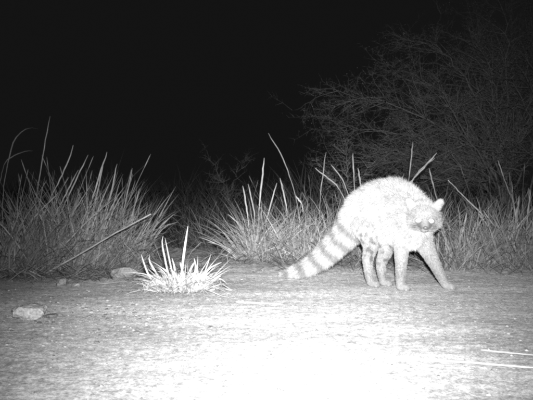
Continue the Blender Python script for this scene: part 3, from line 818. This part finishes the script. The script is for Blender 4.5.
    a_, b_, c_ = co[tri[:, 0]], co[tri[:, 1]], co[tri[:, 2]]
    ar = np.linalg.norm(np.cross(b_ - a_, c_ - a_), axis=1)
    nh = 190000
    k = r.choice(nt, nh, p=ar / ar.sum()); u, v = r.uniform(0, 1, nh), r.uniform(0, 1, nh); f = u + v > 1; u[f], v[f] = 1 - u[f], 1 - v[f]
    pos = a_[k] + u[:, None] * (b_[k] - a_[k]) + v[:, None] * (c_[k] - a_[k])
    nor = unit(no[tri[k, 0]] * (1 - u - v)[:, None] + no[tri[k, 1]] * u[:, None] + no[tri[k, 2]] * v[:, None])
    best, bt, bdir = region(pos); tn = paint(pos, best, bt)
    LEN = {'body': .034, 'belly': .026, 'neck': .028, 'tail': .036, 'hind_r': .011, 'hind_l': .011, 'fore_r': .009, 'fore_l': .009, 'head': .011, 'muzzle': .004, 'ear': .006}
    LAY = {'body': -1.0, 'belly': -.9, 'neck': -1.0, 'tail': 1.1, 'hind_r': 1.5, 'hind_l': 1.5, 'fore_r': 1.5, 'fore_l': 1.5, 'head': 1.0, 'muzzle': 1.6, 'ear': .6}
    ln = np.array([LEN[n_] for n_ in names])[best]; lay = np.array([LAY[n_] for n_ in names])[best]
    isleg = np.array([n_[:4] in ('hind', 'fore') for n_ in names])[best]
    top = np.clip(1 - bt, 0, 1)
    firstleg = np.array([(n_[:4] in ('hind', 'fore')) and (i == names.index(n_)) for i, n_ in enumerate(names)])[best]
    ln = np.where(firstleg, ln + .016 * top, ln)
    low = np.clip((pos[:, 2] - .0) / .06, .35, 1); ln = np.where(isleg, ln * low, ln)
    tailend = np.array([n_ == 'tail' for n_ in names])[best]
    ln = np.where(tailend & (best >= tail_bones[-2]), ln * .75, ln)
    back = np.clip(nor[:, 2], 0, 1) * np.array([n_ == 'body' for n_ in names])[best]
    ln = ln * (1 + .45 * back)
    clump = np.array([noise.noise(Vector(p * 55)) for p in pos])
    ln = ln * (1 + .35 * clump) * r.uniform(.65, 1.15, nh)
    d = unit(nor * 1.0 + bdir[best] * (lay * .62)[:, None] + r.normal(0, .22, (nh, 3)) + np.array([0, 0, -.25]))
    nose_p, eye_p = H(0, .098, -.022), [H(sx * .030, .054, -.002) for sx in (-1, 1)]
    keep = np.ones(nh, bool)
    for e in eye_p: keep &= np.linalg.norm(pos - e, axis=1) > .021
    keep &= np.linalg.norm(pos - nose_p, axis=1) > .013
    keep &= pos[:, 2] > .012
    pos, nor, ln, d, tn, best = pos[keep], nor[keep], ln[keep], d[keep], tn[keep], best[keep]; nh = len(pos)
    sd = unit(np.cross(d, r.normal(0, 1, (nh, 3)))); w = r.uniform(.0008, .0016, nh)[:, None] * .5
    p0 = pos - nor * .002; p1 = pos + d * (ln * .55)[:, None]; p2 = pos + d * ln[:, None] + np.array([0, 0, -.12]) * ln[:, None]
    p1[:, 2] = np.maximum(p1[:, 2], .002); p2[:, 2] = np.maximum(p2[:, 2], .002)
    HV = np.stack([p0 - sd * w, p0 + sd * w, p1 - sd * w * .85, p1 + sd * w * .85, p2], 1).reshape(-1, 3)
    i0 = np.arange(nh)[:, None] * 5
    hn = np.repeat(unit(nor + d * .5), 5, 0)
    fur = mesh_np('fur', HV - root_at, [i0 + np.array([[0, 1, 3, 2]]), i0 + np.array([[2, 3, 4]])], np.repeat(tn * r.uniform(.78, 1.12, nh), 5))
    link('fur', fur, M_FUR, root, kind='stuff')

    # eyes, nose, whiskers, claws
    def part_ball(name, c, rad, sc, M3, mat, tone_=1.0):
        nonlocal V, F4, F3, off
        V, F4, F3, off = [], [], [], 0
        ball(np.zeros(3), rad, sc, M3)
        o = link(name, mesh_np(name, V[0], F4, np.full(len(V[0]), tone_), True), mat, root); o.location = tuple(c - root_at); return o
    for e in eye_p: part_ball('eye', e + hf * .006, .0165, (1.1, .42, .85), MH, M_EYE)
    part_ball('nose', nose_p, .011, (1.15, .7, .8), MH, M_NOSE)
    for sx in (-1, 1):
        for j in range(4):
            s0 = H(sx * .020, .085, -.030 + .005 * j); s2 = s0 + hr * sx * (.07 + .008 * j) + hf * .012 + hu * (-.012 + .012 * j)
            V_, Q_, T_ = tube([s0, (s0 + s2) / 2 + hu * .006, s2], [.0006, .0005, .0002], 3)
            B = Bag(); B.add(V_, Q_, T_, 1.0); link('whisker', B.mesh('whisker', root_at), M_PALE, root)
    for kk in ('hind_r', 'hind_l', 'fore_r', 'fore_l'):
        p = chains[kk][-1][0]
        for j in (-1.5, -.5, .5, 1.5):
            c0 = p + fwd * (.023 - .004 * abs(j)) + side * j * .0105 + [0, 0, -.006]
            V_, Q_, T_ = tube([c0, c0 + fwd * .006 + [0, 0, -.001], c0 + fwd * .010 + [0, 0, -.006]], [.0022, .0018, .0004], 5)
            B = Bag(); B.add(V_, Q_, T_, 1.0); link('claw', B.mesh('claw', root_at), M_CLAW, root)
civet()
